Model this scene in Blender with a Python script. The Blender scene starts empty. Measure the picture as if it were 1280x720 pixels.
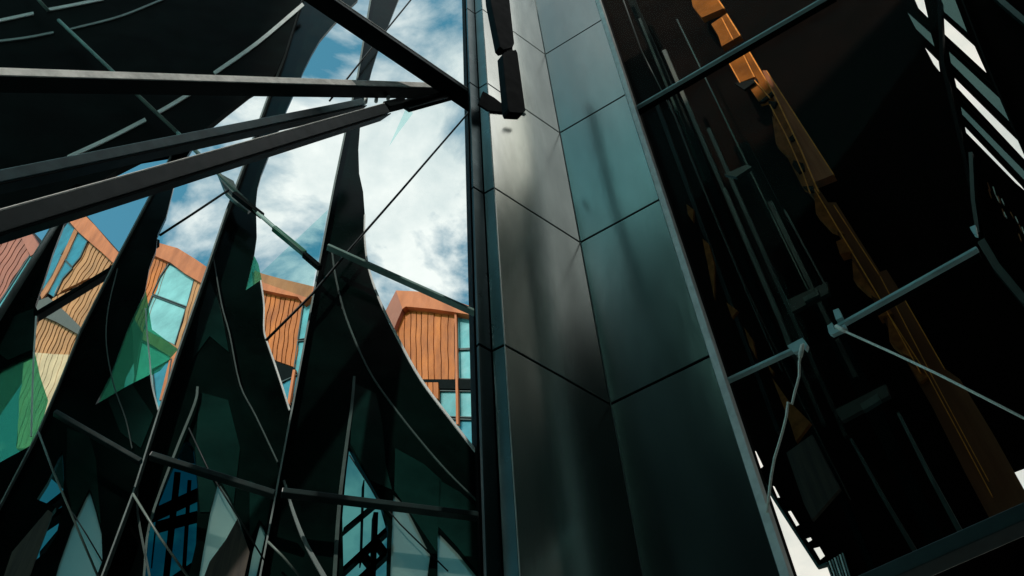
import bpy, bmesh, math, random
from mathutils import Vector, Matrix
from mathutils.geometry import tessellate_polygon
random.seed(7)
S = bpy.context.scene
COL = S.collection

# ------------------------------------------------------------------ camera
F = 1247.0                       # focal length in photo pixels (35 mm)
CAM = Vector((0, 0, 1.6))
zc = Vector((-75, 917, -F)).normalized()          # world up seen in camera axes
fw = Vector((0, 0, -1)); yc = (fw - zc*fw.dot(zc)).normalized()
xc = yc.cross(zc)
RW = Matrix((xc, yc, zc))                          # camera -> world
cam = bpy.data.cameras.new('camera'); cam.lens = F/1280*36; cam.sensor_width = 36
cam.clip_start = .05; cam.clip_end = 4000
co = bpy.data.objects.new('camera', cam); COL.objects.link(co)
co.matrix_world = Matrix.Translation(CAM) @ RW.to_4x4()
S.camera = co
def ray(x, y): return (RW @ Vector((x-640, 360-y, -F))).normalized()

# ------------------------------------------------------------------ light
SUN_EL, SUN_AZ = 42.0, 212.0     # azimuth clockwise from +Y: behind the camera, to the left
w = bpy.data.worlds.new('World'); S.world = w; w.use_nodes = True
nt = w.node_tree; nt.nodes.clear()
def N(t, typ, **kw):
    n = t.nodes.new(typ)
    for k, v in kw.items():
        if k in n.inputs.keys(): n.inputs[k].default_value = v
        else: setattr(n, k, v)
    return n
L = nt.links.new
out = N(nt, 'ShaderNodeOutputWorld'); bg = N(nt, 'ShaderNodeBackground', Strength=.1); L(bg.outputs[0], out.inputs[0])
sky = N(nt, 'ShaderNodeTexSky', sky_type='NISHITA', sun_disc=False, sun_elevation=math.radians(SUN_EL), sun_rotation=math.radians(SUN_AZ))
tint = N(nt, 'ShaderNodeMix', data_type='RGBA', blend_type='MULTIPLY'); tint.inputs[0].default_value = 1
L(sky.outputs[0], tint.inputs[6]); tint.inputs[7].default_value = (.95, 2.1, 1.75, 1)
tc = N(nt, 'ShaderNodeTexCoord')
mp = N(nt, 'ShaderNodeMapping'); L(tc.outputs['Generated'], mp.inputs[0]); mp.inputs['Scale'].default_value = (1, 1, 1.3); mp.inputs['Location'].default_value = (9.22, 3.3, 6.2)
nz = N(nt, 'ShaderNodeTexNoise', Scale=3.6, Detail=9.0, Roughness=.56, Distortion=.35); L(mp.outputs[0], nz.inputs['Vector'])
rp = N(nt, 'ShaderNodeValToRGB'); sx = N(nt, 'ShaderNodeSeparateXYZ'); L(tc.outputs['Generated'], sx.inputs[0])
lb_ = N(nt, 'ShaderNodeMapRange'); L(sx.outputs[0], lb_.inputs[0])
for i_, v_ in ((1, -.42), (2, -.16), (3, -.11), (4, -.005)): lb_.inputs[i_].default_value = v_
ad = N(nt, 'ShaderNodeMath', operation='ADD'); L(nz.outputs['Fac'], ad.inputs[0]); L(lb_.outputs[0], ad.inputs[1]); L(ad.outputs[0], rp.inputs[0])
rp.color_ramp.elements[0].position = .485; rp.color_ramp.elements[0].color = (0, 0, 0, 1)
rp.color_ramp.elements[1].position = .57; rp.color_ramp.elements[1].color = (1, 1, 1, 1)
nz2 = N(nt, 'ShaderNodeTexNoise', Scale=6.0, Detail=8.0, Roughness=.6); L(mp.outputs[0], nz2.inputs['Vector'])
cr = N(nt, 'ShaderNodeValToRGB'); L(nz2.outputs['Fac'], cr.inputs[0])
cr.color_ramp.elements[0].position = .35; cr.color_ramp.elements[0].color = (6.0, 7.0, 7.2, 1)
cr.color_ramp.elements[1].position = .6; cr.color_ramp.elements[1].color = (10.4, 10.4, 10.1, 1)
bx = N(nt, 'ShaderNodeMapRange'); L(sx.outputs[0], bx.inputs[0]); bx.inputs[1].default_value = .10; bx.inputs[2].default_value = .2
am = N(nt, 'ShaderNodeMath', operation='MAXIMUM'); L(rp.outputs[0], am.inputs[0]); L(bx.outputs[0], am.inputs[1])
mx = N(nt, 'ShaderNodeMix', data_type='RGBA'); L(am.outputs[0], mx.inputs[0]); L(tint.outputs[2], mx.inputs[6]); L(cr.outputs[0], mx.inputs[7])
L(mx.outputs[2], bg.inputs[0])

sd = Vector((math.sin(math.radians(SUN_AZ))*math.cos(math.radians(SUN_EL)), math.cos(math.radians(SUN_AZ))*math.cos(math.radians(SUN_EL)), math.sin(math.radians(SUN_EL))))
sl = bpy.data.lights.new('sun', 'SUN'); sl.energy = 3.0; sl.angle = math.radians(.5); sl.color = (1, .95, .87)
so = bpy.data.objects.new('sun', sl); COL.objects.link(so); so.rotation_euler = sd.to_track_quat('Z', 'Y').to_euler()
S.view_settings.view_transform = 'Standard'; S.view_settings.look = 'None'; S.view_settings.exposure = 0; S.view_settings.gamma = 1

# ------------------------------------------------------------------ materials
def mat(name, c, rough=.5, metal=0.0, spec=.5, var=.25, scale=3.0, bump=.02, c2=None, stretch=(1, 1, 1), rvar=.1):
    m = bpy.data.materials.new(name); m.use_nodes = True; t = m.node_tree; b = t.nodes['Principled BSDF']
    b.inputs['Metallic'].default_value = metal; b.inputs['Specular IOR Level'].default_value = spec
    tcn = N(t, 'ShaderNodeTexCoord'); mpn = N(t, 'ShaderNodeMapping'); mpn.inputs['Scale'].default_value = stretch
    t.links.new(tcn.outputs['Object'], mpn.inputs[0])
    n = N(t, 'ShaderNodeTexNoise', Scale=scale, Detail=7.0, Roughness=.62); t.links.new(mpn.outputs[0], n.inputs['Vector'])
    r = N(t, 'ShaderNodeValToRGB'); t.links.new(n.outputs['Fac'], r.inputs[0])
    a = [x*(1-var) for x in c]; d = [x*(1+var) for x in (c2 or c)]
    r.color_ramp.elements[0].position = .34; r.color_ramp.elements[0].color = (*a, 1)
    r.color_ramp.elements[1].position = .66; r.color_ramp.elements[1].color = (*d, 1)
    t.links.new(r.outputs[0], b.inputs['Base Color'])
    mr = N(t, 'ShaderNodeMapRange'); mr.inputs[3].default_value = max(0, rough-rvar); mr.inputs[4].default_value = min(1, rough+rvar)
    n2 = N(t, 'ShaderNodeTexNoise', Scale=scale*2.7, Detail=5.0); t.links.new(mpn.outputs[0], n2.inputs['Vector'])
    t.links.new(n2.outputs['Fac'], mr.inputs[0]); t.links.new(mr.outputs[0], b.inputs['Roughness'])
    if bump:
        bp = N(t, 'ShaderNodeBump', Strength=bump, Distance=.05); t.links.new(n2.outputs['Fac'], bp.inputs['Height']); t.links.new(bp.outputs[0], b.inputs['Normal'])
    return m
def glass(name, tint, refl=.03, rough=.02, spec_tint=(.6, .9, .9), diff=0.0, dcol=(.1, .4, .3)):
    m = bpy.data.materials.new(name); m.use_nodes = True; t = m.node_tree; t.nodes.clear()
    o = N(t, 'ShaderNodeOutputMaterial'); tr = N(t, 'ShaderNodeBsdfTransparent'); tr.inputs[0].default_value = (*tint, 1)
    g = N(t, 'ShaderNodeBsdfGlossy', Roughness=rough); g.inputs['Color'].default_value = (*spec_tint, 1)
    fr = N(t, 'ShaderNodeFresnel', IOR=1.35); mm = N(t, 'ShaderNodeMath', operation='MULTIPLY'); mm.inputs[1].default_value = refl/.03
    t.links.new(fr.outputs[0], mm.inputs[0])
    mm2 = N(t, 'ShaderNodeMath', operation='MINIMUM'); mm2.inputs[1].default_value = .9; t.links.new(mm.outputs[0], mm2.inputs[0])
    ge = N(t, 'ShaderNodeNewGeometry'); iv = N(t, 'ShaderNodeMath', operation='SUBTRACT'); iv.inputs[0].default_value = 1; t.links.new(ge.outputs['Backfacing'], iv.inputs[1])
    m3 = N(t, 'ShaderNodeMath', operation='MULTIPLY'); t.links.new(mm2.outputs[0], m3.inputs[0]); t.links.new(iv.outputs[0], m3.inputs[1])
    ms = N(t, 'ShaderNodeMixShader'); t.links.new(m3.outputs[0], ms.inputs[0]); t.links.new(g.outputs[0], ms.inputs[2])
    if diff:
        df = N(t, 'ShaderNodeBsdfDiffuse'); df.inputs[0].default_value = (*dcol, 1)
        tl = N(t, 'ShaderNodeBsdfTranslucent'); tl.inputs[0].default_value = (*dcol, 1)
        m1 = N(t, 'ShaderNodeMixShader'); m1.inputs[0].default_value = .6; t.links.new(df.outputs[0], m1.inputs[1]); t.links.new(tl.outputs[0], m1.inputs[2])
        m2 = N(t, 'ShaderNodeMixShader'); m2.inputs[0].default_value = diff; t.links.new(tr.outputs[0], m2.inputs[1]); t.links.new(m1.outputs[0], m2.inputs[2])
        t.links.new(m2.outputs[0], ms.inputs[1])
    else: t.links.new(tr.outputs[0], ms.inputs[1])
    t.links.new(ms.outputs[0], o.inputs[0])
    return m
M = dict(
 fin=mat('black_fin', (.0012, .0035, .0032), .18, spec=.04, var=.5, scale=1.2, c2=(.0015, .006, .005)),
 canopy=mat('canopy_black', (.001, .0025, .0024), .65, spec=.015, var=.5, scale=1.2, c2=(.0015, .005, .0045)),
 black=mat('black_steel', (.002, .004, .004), .6, spec=.02),
 beam=mat('beam_paint', (.78, .78, .74), .55, spec=.3, var=.25, scale=5, c2=(.82, .81, .77)),
 beamdk=mat('dark_beam_paint', (.022, .038, .038), .5, spec=.3, var=.3, scale=4),
 beambl=mat('blue_beam_paint', (.05, .12, .135), .5, spec=.3, var=.3, scale=4),
 rod=mat('rod_paint', (.18, .29, .26), .5, spec=.3),
 strip=mat('pale_strip', (.8, .82, .8), .5, var=.15),
 stripdk=mat('grey_strip', (.2, .25, .24), .5, var=.2),
 stripgn=mat('green_grey_strip', (.045, .085, .075), .5, var=.3),
 line=mat('edge_bead', (.035, .065, .058), .5, var=.3),
 panL=mat('satin_panel_lit', (.60, .62, .57), .19, metal=1, var=.22, scale=1.0, bump=.035, stretch=(1.6, 1.6, .35), c2=(.66, .67, .62), rvar=.04),  # left face paler: its brighter sky reflections put into the colour
 panR=mat('satin_panel_dim', (.118, .15, .148), .17, metal=1, var=.18, scale=1.0, bump=.035, stretch=(1.6, 1.6, .35), rvar=.04),  # same metal, darkened for the dimmer reflections of the right face
 panD=mat('satin_panel_narrow', (.05, .085, .09), .3, metal=1, var=.2, scale=1.5),
 core=mat('joint_black', (.001, .002, .002), .8, spec=.05),
 trim=mat('aluminium_trim', (.78, .77, .75), .42, metal=0, var=.15, scale=6),
 copper=mat('orange_fascia', (.50, .115, .03), .6, spec=.2, var=.18, scale=.8, c2=(.54, .14, .045), stretch=(1, 1, .3)),
 wood=mat('orange_batten', (.46, .095, .008), .6, spec=.2, var=.3, scale=1.0, c2=(.50, .12, .014), stretch=(1, 1, .25)),
 woodpale=mat('pale_batten', (.58, .37, .22), .6, spec=.2, var=.2, scale=1.0, stretch=(1, 1, .25)),
 woodpink=mat('pink_batten', (.34, .10, .06), .6, spec=.2, var=.2, scale=1.0, stretch=(1, 1, .25)),
 woodtan=mat('tan_batten', (.46, .18, .065), .6, spec=.2, var=.25, scale=1.0, stretch=(1, 1, .25)),
 winblue=mat('blue_window_glass', (.03, .17, .23), .15, spec=.6, var=.3, scale=.5, bump=0),
 winpale=mat('pale_window_glass', (.25, .46, .46), .2, spec=.6, var=.2, scale=.5, bump=0),
 winteal=mat('teal_window_glass', (.10, .31, .34), .2, spec=.6, var=.25, scale=.5, bump=0),
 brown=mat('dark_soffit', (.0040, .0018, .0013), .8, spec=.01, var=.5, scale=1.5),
 brownlt=mat('dark_brown_panel', (.012, .008, .006), .6, spec=.1, var=.4),
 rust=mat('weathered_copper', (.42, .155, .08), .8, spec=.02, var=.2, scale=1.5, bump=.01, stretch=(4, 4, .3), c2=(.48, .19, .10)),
 rustdk=mat('dark_bronze', (.28, .10, .032), .8, spec=.02, var=.35, scale=7),  # darker, browner than the other copper
 rustbr=mat('copper_rail', (.95, .34, .06), .6, spec=.05, var=.25, scale=9),
 brownpan=mat('brown_boards', (.045, .033, .022), .6, var=.5, scale=3, stretch=(8, 8, .4)),
 cord=mat('cord_white', (.92, .87, .78), .8, var=.15, scale=60),
 cable=mat('cable_black', (.004, .006, .006), .5, spec=.2),
 cablegy=mat('cable_grey', (.12, .15, .13), .4, spec=.3),
 blocker=mat('light_blocker', (.012, .017, .016), .7, spec=.1, var=.4, scale=.3),  # dark surface of the added, unseen light blockers
 blockerlt=mat('light_blocker_rib', (.07, .085, .075), .7, spec=.1, var=.3, scale=.5),  # paler ribs on the added blockers
 ground=mat('paving', (.16, .16, .15), .8, var=.3, scale=.8),
 louvre=mat('louvre_grey', (.17, .24, .24), .5, var=.1),
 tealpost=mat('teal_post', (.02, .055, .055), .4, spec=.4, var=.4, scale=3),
 tealstreak=mat('faint_teal_streak', (.005, .012, .011), .35, spec=.2, var=.6, scale=1.2, bump=0),  # colour of the reflection streaks in the screen
 amber=mat('amber_copper', (.30, .095, .014), .75, spec=.03, var=.3, scale=2.0, bump=.01),
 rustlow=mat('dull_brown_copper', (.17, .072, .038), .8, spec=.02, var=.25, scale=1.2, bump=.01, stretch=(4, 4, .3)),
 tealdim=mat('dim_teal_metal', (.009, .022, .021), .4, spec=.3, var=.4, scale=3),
)
G = dict(
 clear=glass('clear_glass', (.95, .985, .98), .0012),
 dark=glass('dark_glass', (.93, .92, .88), .0008),
 teal=glass('teal_glass', (.28, .52, .51), .001),
 tealblue=glass('teal_blue_glass', (.06, .28, .31), .001),
 frost=glass('frosted_glass', (.5, .64, .60), .001, diff=.5, dcol=(.40, .54, .50)),
 green=glass('green_glass', (.36, .76, .60), .001, diff=.30, dcol=(.20, .55, .38)),
 grey=glass('grey_glass', (.24, .33, .33), .001),
)

# ------------------------------------------------------------------ builders
def tag(o, label, cat, group=None, kind=None):
    if label: o['label'] = label
    if cat: o['category'] = cat
    if group: o['group'] = group
    if kind: o['kind'] = kind
    return o
def empty(name, loc, label, cat, group=None, kind=None):
    o = bpy.data.objects.new(name, None); COL.objects.link(o); o.location = loc; o.empty_display_size = .2
    return tag(o, label, cat, group, kind)
def link(name, bm, m, parent=None, bevel=0, smooth=False):
    bmesh.ops.recalc_face_normals(bm, faces=bm.faces)
    me = bpy.data.meshes.new(name)
    c = Vector((0, 0, 0))
    if parent is None and len(bm.verts):
        for v in bm.verts: c += v.co
        c /= len(bm.verts); c.z = min(v.co.z for v in bm.verts)
        for v in bm.verts: v.co -= c
    bm.to_mesh(me); bm.free()
    o = bpy.data.objects.new(name, me); COL.objects.link(o)
    me.materials.append(m)
    if smooth:
        for p in me.polygons: p.use_smooth = True
    if parent is not None:
        o.parent = parent; o.matrix_parent_inverse = Matrix.Translation(-parent.location)
    else: o.location = c
    if bevel:
        b = o.modifiers.new('bevel', 'BEVEL'); b.width = bevel; b.segments = 2; b.limit_method = 'ANGLE'; b.angle_limit = math.radians(40)
    return o
class Plane:
    def __init__(s, p, d):        # vertical plane through p along horizontal direction d
        s.p = Vector(p); s.d = Vector(d).normalized(); s.n = Vector((0, 0, 1)).cross(s.d).normalized()
        if s.n.dot(s.p-CAM) < 0: s.n = -s.n
    def at(s, x, y, off=0):
        r = ray(x, y); t = ((s.p + s.n*off - CAM).dot(s.n))/r.dot(s.n); return CAM + r*t
    def away(s, k): return Plane(s.p+s.n*k, s.d)
def hdir(u, v):
    d = RW @ Vector((u, -v, -F)); d.z = 0; return d.normalized()
def at(x, y, dist):               # the point seen at (x, y), dist metres away over the ground
    r = ray(x, y); return CAM + r*(dist/math.hypot(r.x, r.y))
def orient(poly):
    a = sum(poly[i][0]*poly[(i+1) % len(poly)][1]-poly[(i+1) % len(poly)][0]*poly[i][1] for i in range(len(poly)))
    return poly if a > 0 else poly[::-1]
def add_prism(bm, pl, poly, th, off=0, holes=()):
    loops = [orient(list(poly))]+[orient(list(h))[::-1] for h in holes]
    fr = [[pl.at(x, y, off) for x, y in lp] for lp in loops]
    flat = [v for lp in fr for v in lp]
    tri = tessellate_polygon([[Vector((x, y, 0)) for x, y in lp] for lp in loops])
    vf = [bm.verts.new(v) for v in flat]; vb = [bm.verts.new(v+pl.n*th) for v in flat]
    for t in tri:
        try: bm.faces.new([vf[i] for i in t]); bm.faces.new([vb[i] for i in t][::-1])
        except ValueError: pass
    k = 0
    for lp in loops:
        n = len(lp)
        for i in range(n):
            j = (i+1) % n
            try: bm.faces.new((vf[k+i], vf[k+j], vb[k+j], vb[k+i]))
            except ValueError: pass
        k += n
def prism(name, pl, poly, th, m, parent=None, off=0, holes=(), bevel=0):
    bm = bmesh.new(); add_prism(bm, pl, poly, th, off, holes); return link(name, bm, m, parent, bevel)
def spline(pts, n=4):
    P = [Vector(p) for p in pts]; P = [2*P[0]-P[1]]+P+[2*P[-1]-P[-2]]; o = []
    for i in range(1, len(P)-2):
        for k in range(n):
            t = k/n; a, b, c, d = P[i-1], P[i], P[i+1], P[i+2]
            o.append(.5*((2*b)+(c-a)*t+(2*a-5*b+4*c-d)*t*t+(3*b-3*c+d-a)*t*t*t))
    o.append(P[-2]); return [tuple(p) for p in o]
def ribbon(pts, w0, w1=None):
    w1 = w0 if w1 is None else w1; P = [Vector(p) for p in pts]; a, b = [], []
    for i, p in enumerate(P):
        t = (P[min(i+1, len(P)-1)]-P[max(i-1, 0)]).normalized(); q = Vector((-t.y, t.x)); w = (w0+(w1-w0)*i/(len(P)-1))/2
        a.append(tuple(p+q*w)); b.append(tuple(p-q*w))
    return a, b
def strip(name, pl, pts, w, m, parent=None, off=-.012, th=.012, w1=None, sm=True):
    a, b = ribbon(spline(pts) if sm and len(pts) > 2 else pts, w, w1); bm = bmesh.new()
    A = [bm.verts.new(pl.at(x, y, off)) for x, y in a]; B = [bm.verts.new(pl.at(x, y, off)) for x, y in b]
    A2 = [bm.verts.new(v.co+pl.n*th) for v in A]; B2 = [bm.verts.new(v.co+pl.n*th) for v in B]
    for i in range(len(a)-1):
        for q in ((A, B), (B, B2), (B2, A2), (A2, A)): bm.faces.new((q[0][i], q[0][i+1], q[1][i+1], q[1][i]))
    bm.faces.new((A[0], B[0], B2[0], A2[0])); bm.faces.new((A[-1], A2[-1], B2[-1], B[-1]))
    return link(name, bm, m, parent)
def add_box(bm, a, b, side, depth, off=(0, 0)):
    """beam a->b: 'side' tall (near vertical face), 'depth' away from the viewer."""
    d = (b-a).normalized(); dep = Vector((0, 0, 1)).cross(d).normalized()
    if dep.dot(((a+b)/2)-CAM) < 0: dep = -dep
    up = d.cross(dep).normalized()
    if up.z < 0: up = -up
    vs = []
    for p in (a, b):
        for i, j in ((0, 0), (0, 1), (1, 1), (1, 0)):
            vs.append(bm.verts.new(p+up*(side*i+off[0])+dep*(depth*j+off[1])))
    for q in ((0, 1, 2, 3), (7, 6, 5, 4), (0, 4, 5, 1), (1, 5, 6, 2), (2, 6, 7, 3), (3, 7, 4, 0)): bm.faces.new([vs[i] for i in q])
def beam(name, a, b, side, depth, m, parent=None, bevel=.006, off=(0, 0)):
    bm = bmesh.new(); add_box(bm, a, b, side, depth, off); return link(name, bm, m, parent, bevel)
def tube(name, pts, r, m, parent=None, seg=8, smooth=True):
    bm = bmesh.new(); rings = []; P = [Vector(p) for p in pts]
    rr = r if isinstance(r, (list, tuple)) else [r]*len(P)
    for i, p in enumerate(P):
        t = (P[min(i+1, len(P)-1)]-P[max(i-1, 0)]).normalized(); u = t.orthogonal() if i == 0 else (u-t*u.dot(t))
        u = u.normalized(); v = t.cross(u)
        rings.append([bm.verts.new(p+(u*math.cos(k*2*math.pi/seg)+v*math.sin(k*2*math.pi/seg))*rr[i]) for k in range(seg)])
    for a, b in zip(rings, rings[1:]):
        for k in range(seg): bm.faces.new((a[k], a[(k+1) % seg], b[(k+1) % seg], b[k]))
    bm.faces.new(rings[0]); bm.faces.new(rings[-1][::-1])
    return link(name, bm, m, parent, smooth=smooth)
def clip(poly, n, c, keep):       # keep the side where n.p >= c (keep=1) or <= c (keep=-1)
    o = []
    for i in range(len(poly)):
        p, q = Vector(poly[i]), Vector(poly[(i+1) % len(poly)]); a, b = (p.dot(n)-c)*keep, (q.dot(n)-c)*keep
        if a >= 0: o.append(p)
        if (a >= 0) != (b >= 0): o.append(p+(q-p)*(a/(a-b)))
    return o
def battens(name, pl, poly, direction, pitch, gap, th, m, parent, off, wob=1.2, seed=0, cross=None):
    """real battens: strips clipped to the outline, slightly warped, one mesh."""
    rnd = random.Random(seed); d = Vector(direction).normalized(); n = Vector((-d.y, d.x)); cs = [Vector(p).dot(n) for p in poly]
    bm = bmesh.new(); c = min(cs); ph = rnd.random()*6
    while c < max(cs):
        wd = pitch*(.8+.4*rnd.random())
        q = clip(clip(poly, n, c, 1), n, c+wd-gap, -1) if len(poly) > 2 else []
        if len(q) > 2:
            segs = [(min(p.dot(d) for p in q), max(p.dot(d) for p in q))]
            lo, hi = segs[0]; k = max(1, int((hi-lo)/7)); sub = []
            for i in range(k):
                s = clip(clip(q, d, lo+(hi-lo)*i/k, 1), d, lo+(hi-lo)*(i+1)/k, -1)
                if len(s) > 2: sub.append(s)
            zoff = rnd.random()*.06
            for s in sub:
                pp = []
                for p in s:
                    t = p.dot(d); e = math.sin(t*.21+ph+p.dot(n)*.09)*wob*.6+math.sin(t*.075+ph*2)*wob
                    pp.append(tuple(p+n*e))
                add_prism(bm, pl, pp, th, off-zoff)
        c += wd
    bmesh.ops.remove_doubles(bm, verts=bm.verts, dist=.002)
    return link(name, bm, m, parent)

# ------------------------------------------------------------------ setting
bm = bmesh.new(); bmesh.ops.create_grid(bm, x_segments=2, y_segments=2, size=1500)
g = link('ground', bm, M['ground']); g['kind'] = 'structure'

# unseen wall slabs added behind the camera to block sun and darken reflections
tw = empty('light_blocker', (0, -11, 0), 'unseen dark wall slabs added behind the camera to block sun and reflections', 'building')
bm = bmesh.new(); bmesh.ops.create_cube(bm, size=1, matrix=Matrix.Translation((31.25, -13.2, 17.5)) @ Matrix.Diagonal((83.5, 4.4, 35, 1))); bmesh.ops.create_cube(bm, size=1, matrix=Matrix.Translation((-30.3, -20.4, 31)) @ Matrix.Diagonal((21.8, .8, 62, 1)))
bmesh.ops.create_cube(bm, size=1, matrix=Matrix.Translation((-55, -60.3, 45)) @ Matrix.Diagonal((18, .6, 90, 1)))
link('wall', bm, M['blocker'], tw)
bm = bmesh.new(); rnd = random.Random(3); x = -40
while x < 54:
    if -22.3 < x < -9.2: x = -9.2
    wd = rnd.choice((.5, .9, 1.6, 2.4)); bmesh.ops.create_cube(bm, size=1, matrix=Matrix.Translation((x, -19.9 if x < -12 else -10.8, 30.6 if x < -12 else 17.1)) @ Matrix.Diagonal((wd, .5, 61.2 if x < -12 else 34.2, 1))); x += wd+rnd.choice((1.3, 2.2, 3.4))
link('blocker_rib', bm, M['blockerlt'], tw)  # added ribs that streak the reflections on the column
tw = empty('side_blocker', (16, -4, 0), 'unseen dark block added on the right to darken the column reflections', 'building')  # added out of view to darken what the left column face reflects
bm = bmesh.new(); bmesh.ops.create_cube(bm, size=1, matrix=Matrix.Translation((16.5, -3.1, 14.5)) @ Matrix.Diagonal((11, 17, 29, 1))); link('wall', bm, M['blocker'], tw)
bm = bmesh.new(); y = -11
while y < 5:
    bmesh.ops.create_cube(bm, size=1, matrix=Matrix.Translation((10.9, y, 14.2)) @ Matrix.Diagonal((.4, .6, 28.4, 1))); y += rnd.choice((1.4, 2.3, 3))
link('blocker_rib', bm, M['blockerlt'], tw)

# ------------------------------------------------------------------ central column
dL = hdir(2518, 1490); dR = hdir(-3700, 1998); dG = hdir(6780, 1141)
C0 = at(763, 505, 6.0)
PL, PR = Plane(C0, dL), Plane(C0, dR)
E0 = PL.at(635.7, 505); R0 = PR.at(907, 505)
FA = Plane(E0, dR)                          # narrow facet left of the arris
K0 = FA.at(618, 505); FB = Plane(K0, dL); J0 = FB.at(600, 505)
colm = empty('clad_column', (C0.x, C0.y, 0), 'tall central column clad in satin dark metal panels folded into a V', 'column')
JZ = [C0.z+ (PR.at(763, 505).z*0)]          # joint heights, read off the fold line
def zat(y):
    x = 565+(763-565)*(y+557)/(505+557); return at(x, y, 6.0).z
zs = [zat(505), zat(303), zat(166), zat(68)]
st = (zs[3]-zs[0])/3
levels = [-.2, zs[0]-2*st, zs[0]-st]+zs+[zs[3]+st, zs[3]+2*st, zs[3]+3*st]
def vface(a, b, z0, z1, n, th, m, name, gap=.015):
    bm = bmesh.new(); d = Vector((b.x-a.x, b.y-a.y, 0)).normalized(); A = Vector((a.x, a.y, 0))+d*gap*.4; B = Vector((b.x, b.y, 0))-d*gap*.4
    vs = [bm.verts.new(p+n*k+Vector((0, 0, z))) for k in (0, th) for p, z in ((A, z0+gap), (B, z0+gap), (B, z1-gap), (A, z1-gap))]
    for q in ((0, 1, 2, 3), (7, 6, 5, 4), (0, 4, 5, 1), (1, 5, 6, 2), (2, 6, 7, 3), (3, 7, 4, 0)): bm.faces.new([vs[i] for i in q])
    return link(name, bm, m, colm, bevel=.004)
for z0, z1 in zip(levels, levels[1:]):
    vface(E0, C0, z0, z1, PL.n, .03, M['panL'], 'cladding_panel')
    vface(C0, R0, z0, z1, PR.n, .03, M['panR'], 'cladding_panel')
    vface(K0, E0, z0, z1, FA.n, .03, M['panD'], 'cladding_panel')
    vface(J0, K0, z0, z1, FB.n, .03, M['panD'], 'cladding_panel')
# dark core behind the joints
bm = bmesh.new(); ztop = levels[-1]
path = [J0+FB.n*.04, K0+FB.n*.04+FA.n*.0, E0+PL.n*.045, C0+PL.n*.035+PR.n*.01, R0+PR.n*.04]
back = [R0+PR.n*.5, C0+Vector((0, .9, 0)), J0+Vector((.1, .6, 0))]
ring = [Vector((p.x, p.y, 0)) for p in path+back]
v0 = [bm.verts.new(p) for p in ring]; v1 = [bm.verts.new(p+Vector((0, 0, ztop))) for p in ring]
for i in range(len(ring)): bm.faces.new((v0[i], v0[(i+1) % len(ring)], v1[(i+1) % len(ring)], v1[i]))
link('core', bm, M['core'], colm)
# aluminium edge trim at the right of the column
def zline(x, y): return x+ (565-x)*0
bm = bmesh.new(); a = R0.copy(); a.z = 0; d = PR.d if PR.d.dot(R0-C0) > 0 else -PR.d
for k0, k1 in ((0, .062),):
    vs = [bm.verts.new(Vector((a.x, a.y, z))+d*k+PR.n*e) for z in (-.1, ztop) for k, e in ((k0, -.03), (k1, -.03), (k1, .09), (k0, .09))]
    for q in ((0, 1, 2, 3), (7, 6, 5, 4), (0, 4, 5, 1), (1, 5, 6, 2), (2, 6, 7, 3), (3, 7, 4, 0)): bm.faces.new([vs[i] for i in q])
link('edge_trim', bm, M['trim'], colm, bevel=.004)
def bead(p, r, m, name='arris_bead'):
    tube(name, [(p.x, p.y, -.1), (p.x, p.y, ztop)], r, m, colm, 8)
bead(E0, .004, M['trim']); bead(C0+PL.n*-.004, .004, M['stripdk'])
# black frame between the column and the glass
PG = Plane(at(597, 560, 6.25), dG)
def vstrip(pl, xa, xb, y0, m, name, parent, off, th, ztop=ztop):
    """upright strip between two pixels of row y0"""
    a, b = pl.at(xa, y0, off), pl.at(xb, y0, off); bm = bmesh.new()
    vs = [bm.verts.new(Vector((p.x, p.y, z))+pl.n*k) for k in (0, th) for p, z in ((a, 0), (b, 0), (b, ztop), (a, ztop))]
    for q in ((0, 1, 2, 3), (7, 6, 5, 4), (0, 4, 5, 1), (1, 5, 6, 2), (2, 6, 7, 3), (3, 7, 4, 0)): bm.faces.new([vs[i] for i in q])
    return link(name, bm, m, parent)
vstrip(PG, 595, 607, 505, M['black'], 'glazing_frame', colm, -.10, .2)
vstrip(PG, 597.5, 600.5, 505, M['tealpost'], 'frame_bead', colm, -.12, .02)

# ------------------------------------------------------------------ folded facade on the left: black curved fins and glass between
M1 = [(476, -60), (463, 0), (447, 95), (432, 163), (418, 230), (396, 345), (372, 475), (348, 600), (325, 720), (313, 780)]
M2 = [(395, -60), (376, 0), (357, 62), (345, 92), (325, 148), (305, 205), (283, 263), (257, 340), (222, 440), (209, 480), (167, 613), (127, 720), (106, 780)]
M3 = [(250, 118), (233, 153), (208, 205), (188, 243), (147, 320), (100, 413), (73, 480), (47, 540), (0, 630), (-60, 745)]
M4 = [(130, 165), (100, 220), (88, 243), (63, 285), (0, 385), (-80, 512)]
O1L = [(530, -60), (498, 0), (483, 38), (472, 65), (465, 87), (457, 120), (450, 160), (448, 187), (449, 217), (454, 240), (456, 268), (456, 297), (460, 330), (470, 363), (483, 393), (500, 427), (527, 475), (563, 523), (599, 569)]
O2L = [(472, -60), (447, 0), (433, 13), (417, 30), (400, 50), (390, 67), (380, 87), (373, 104), (360, 133), (347, 165), (335, 197), (327, 217), (322, 235), (320, 255), (321, 297), (318, 318), (307, 363), (326, 350), (330, 380), (330, 412), (335, 430), (342, 450), (352, 480), (362, 512)]
O3L = [(345, 92), (334, 104), (312, 117), (285, 138), (260, 158), (243, 180), (228, 205), (218, 230), (208, 270), (197, 293), (195, 313), (187, 333), (181, 365), (160, 410), (138, 470), (119, 506), (160, 482), (188, 468), (190, 480), (198, 514)]
O4L = [(240, 165), (213, 191), (177, 197), (145, 213), (113, 235), (93, 262), (80, 280), (67, 313), (55, 350), (44, 382), (48, 390), (45, 407), (43, 442), (20, 452), (-10, 468), (-10, 583), (20, 567), (38, 557), (48, 540)]
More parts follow.
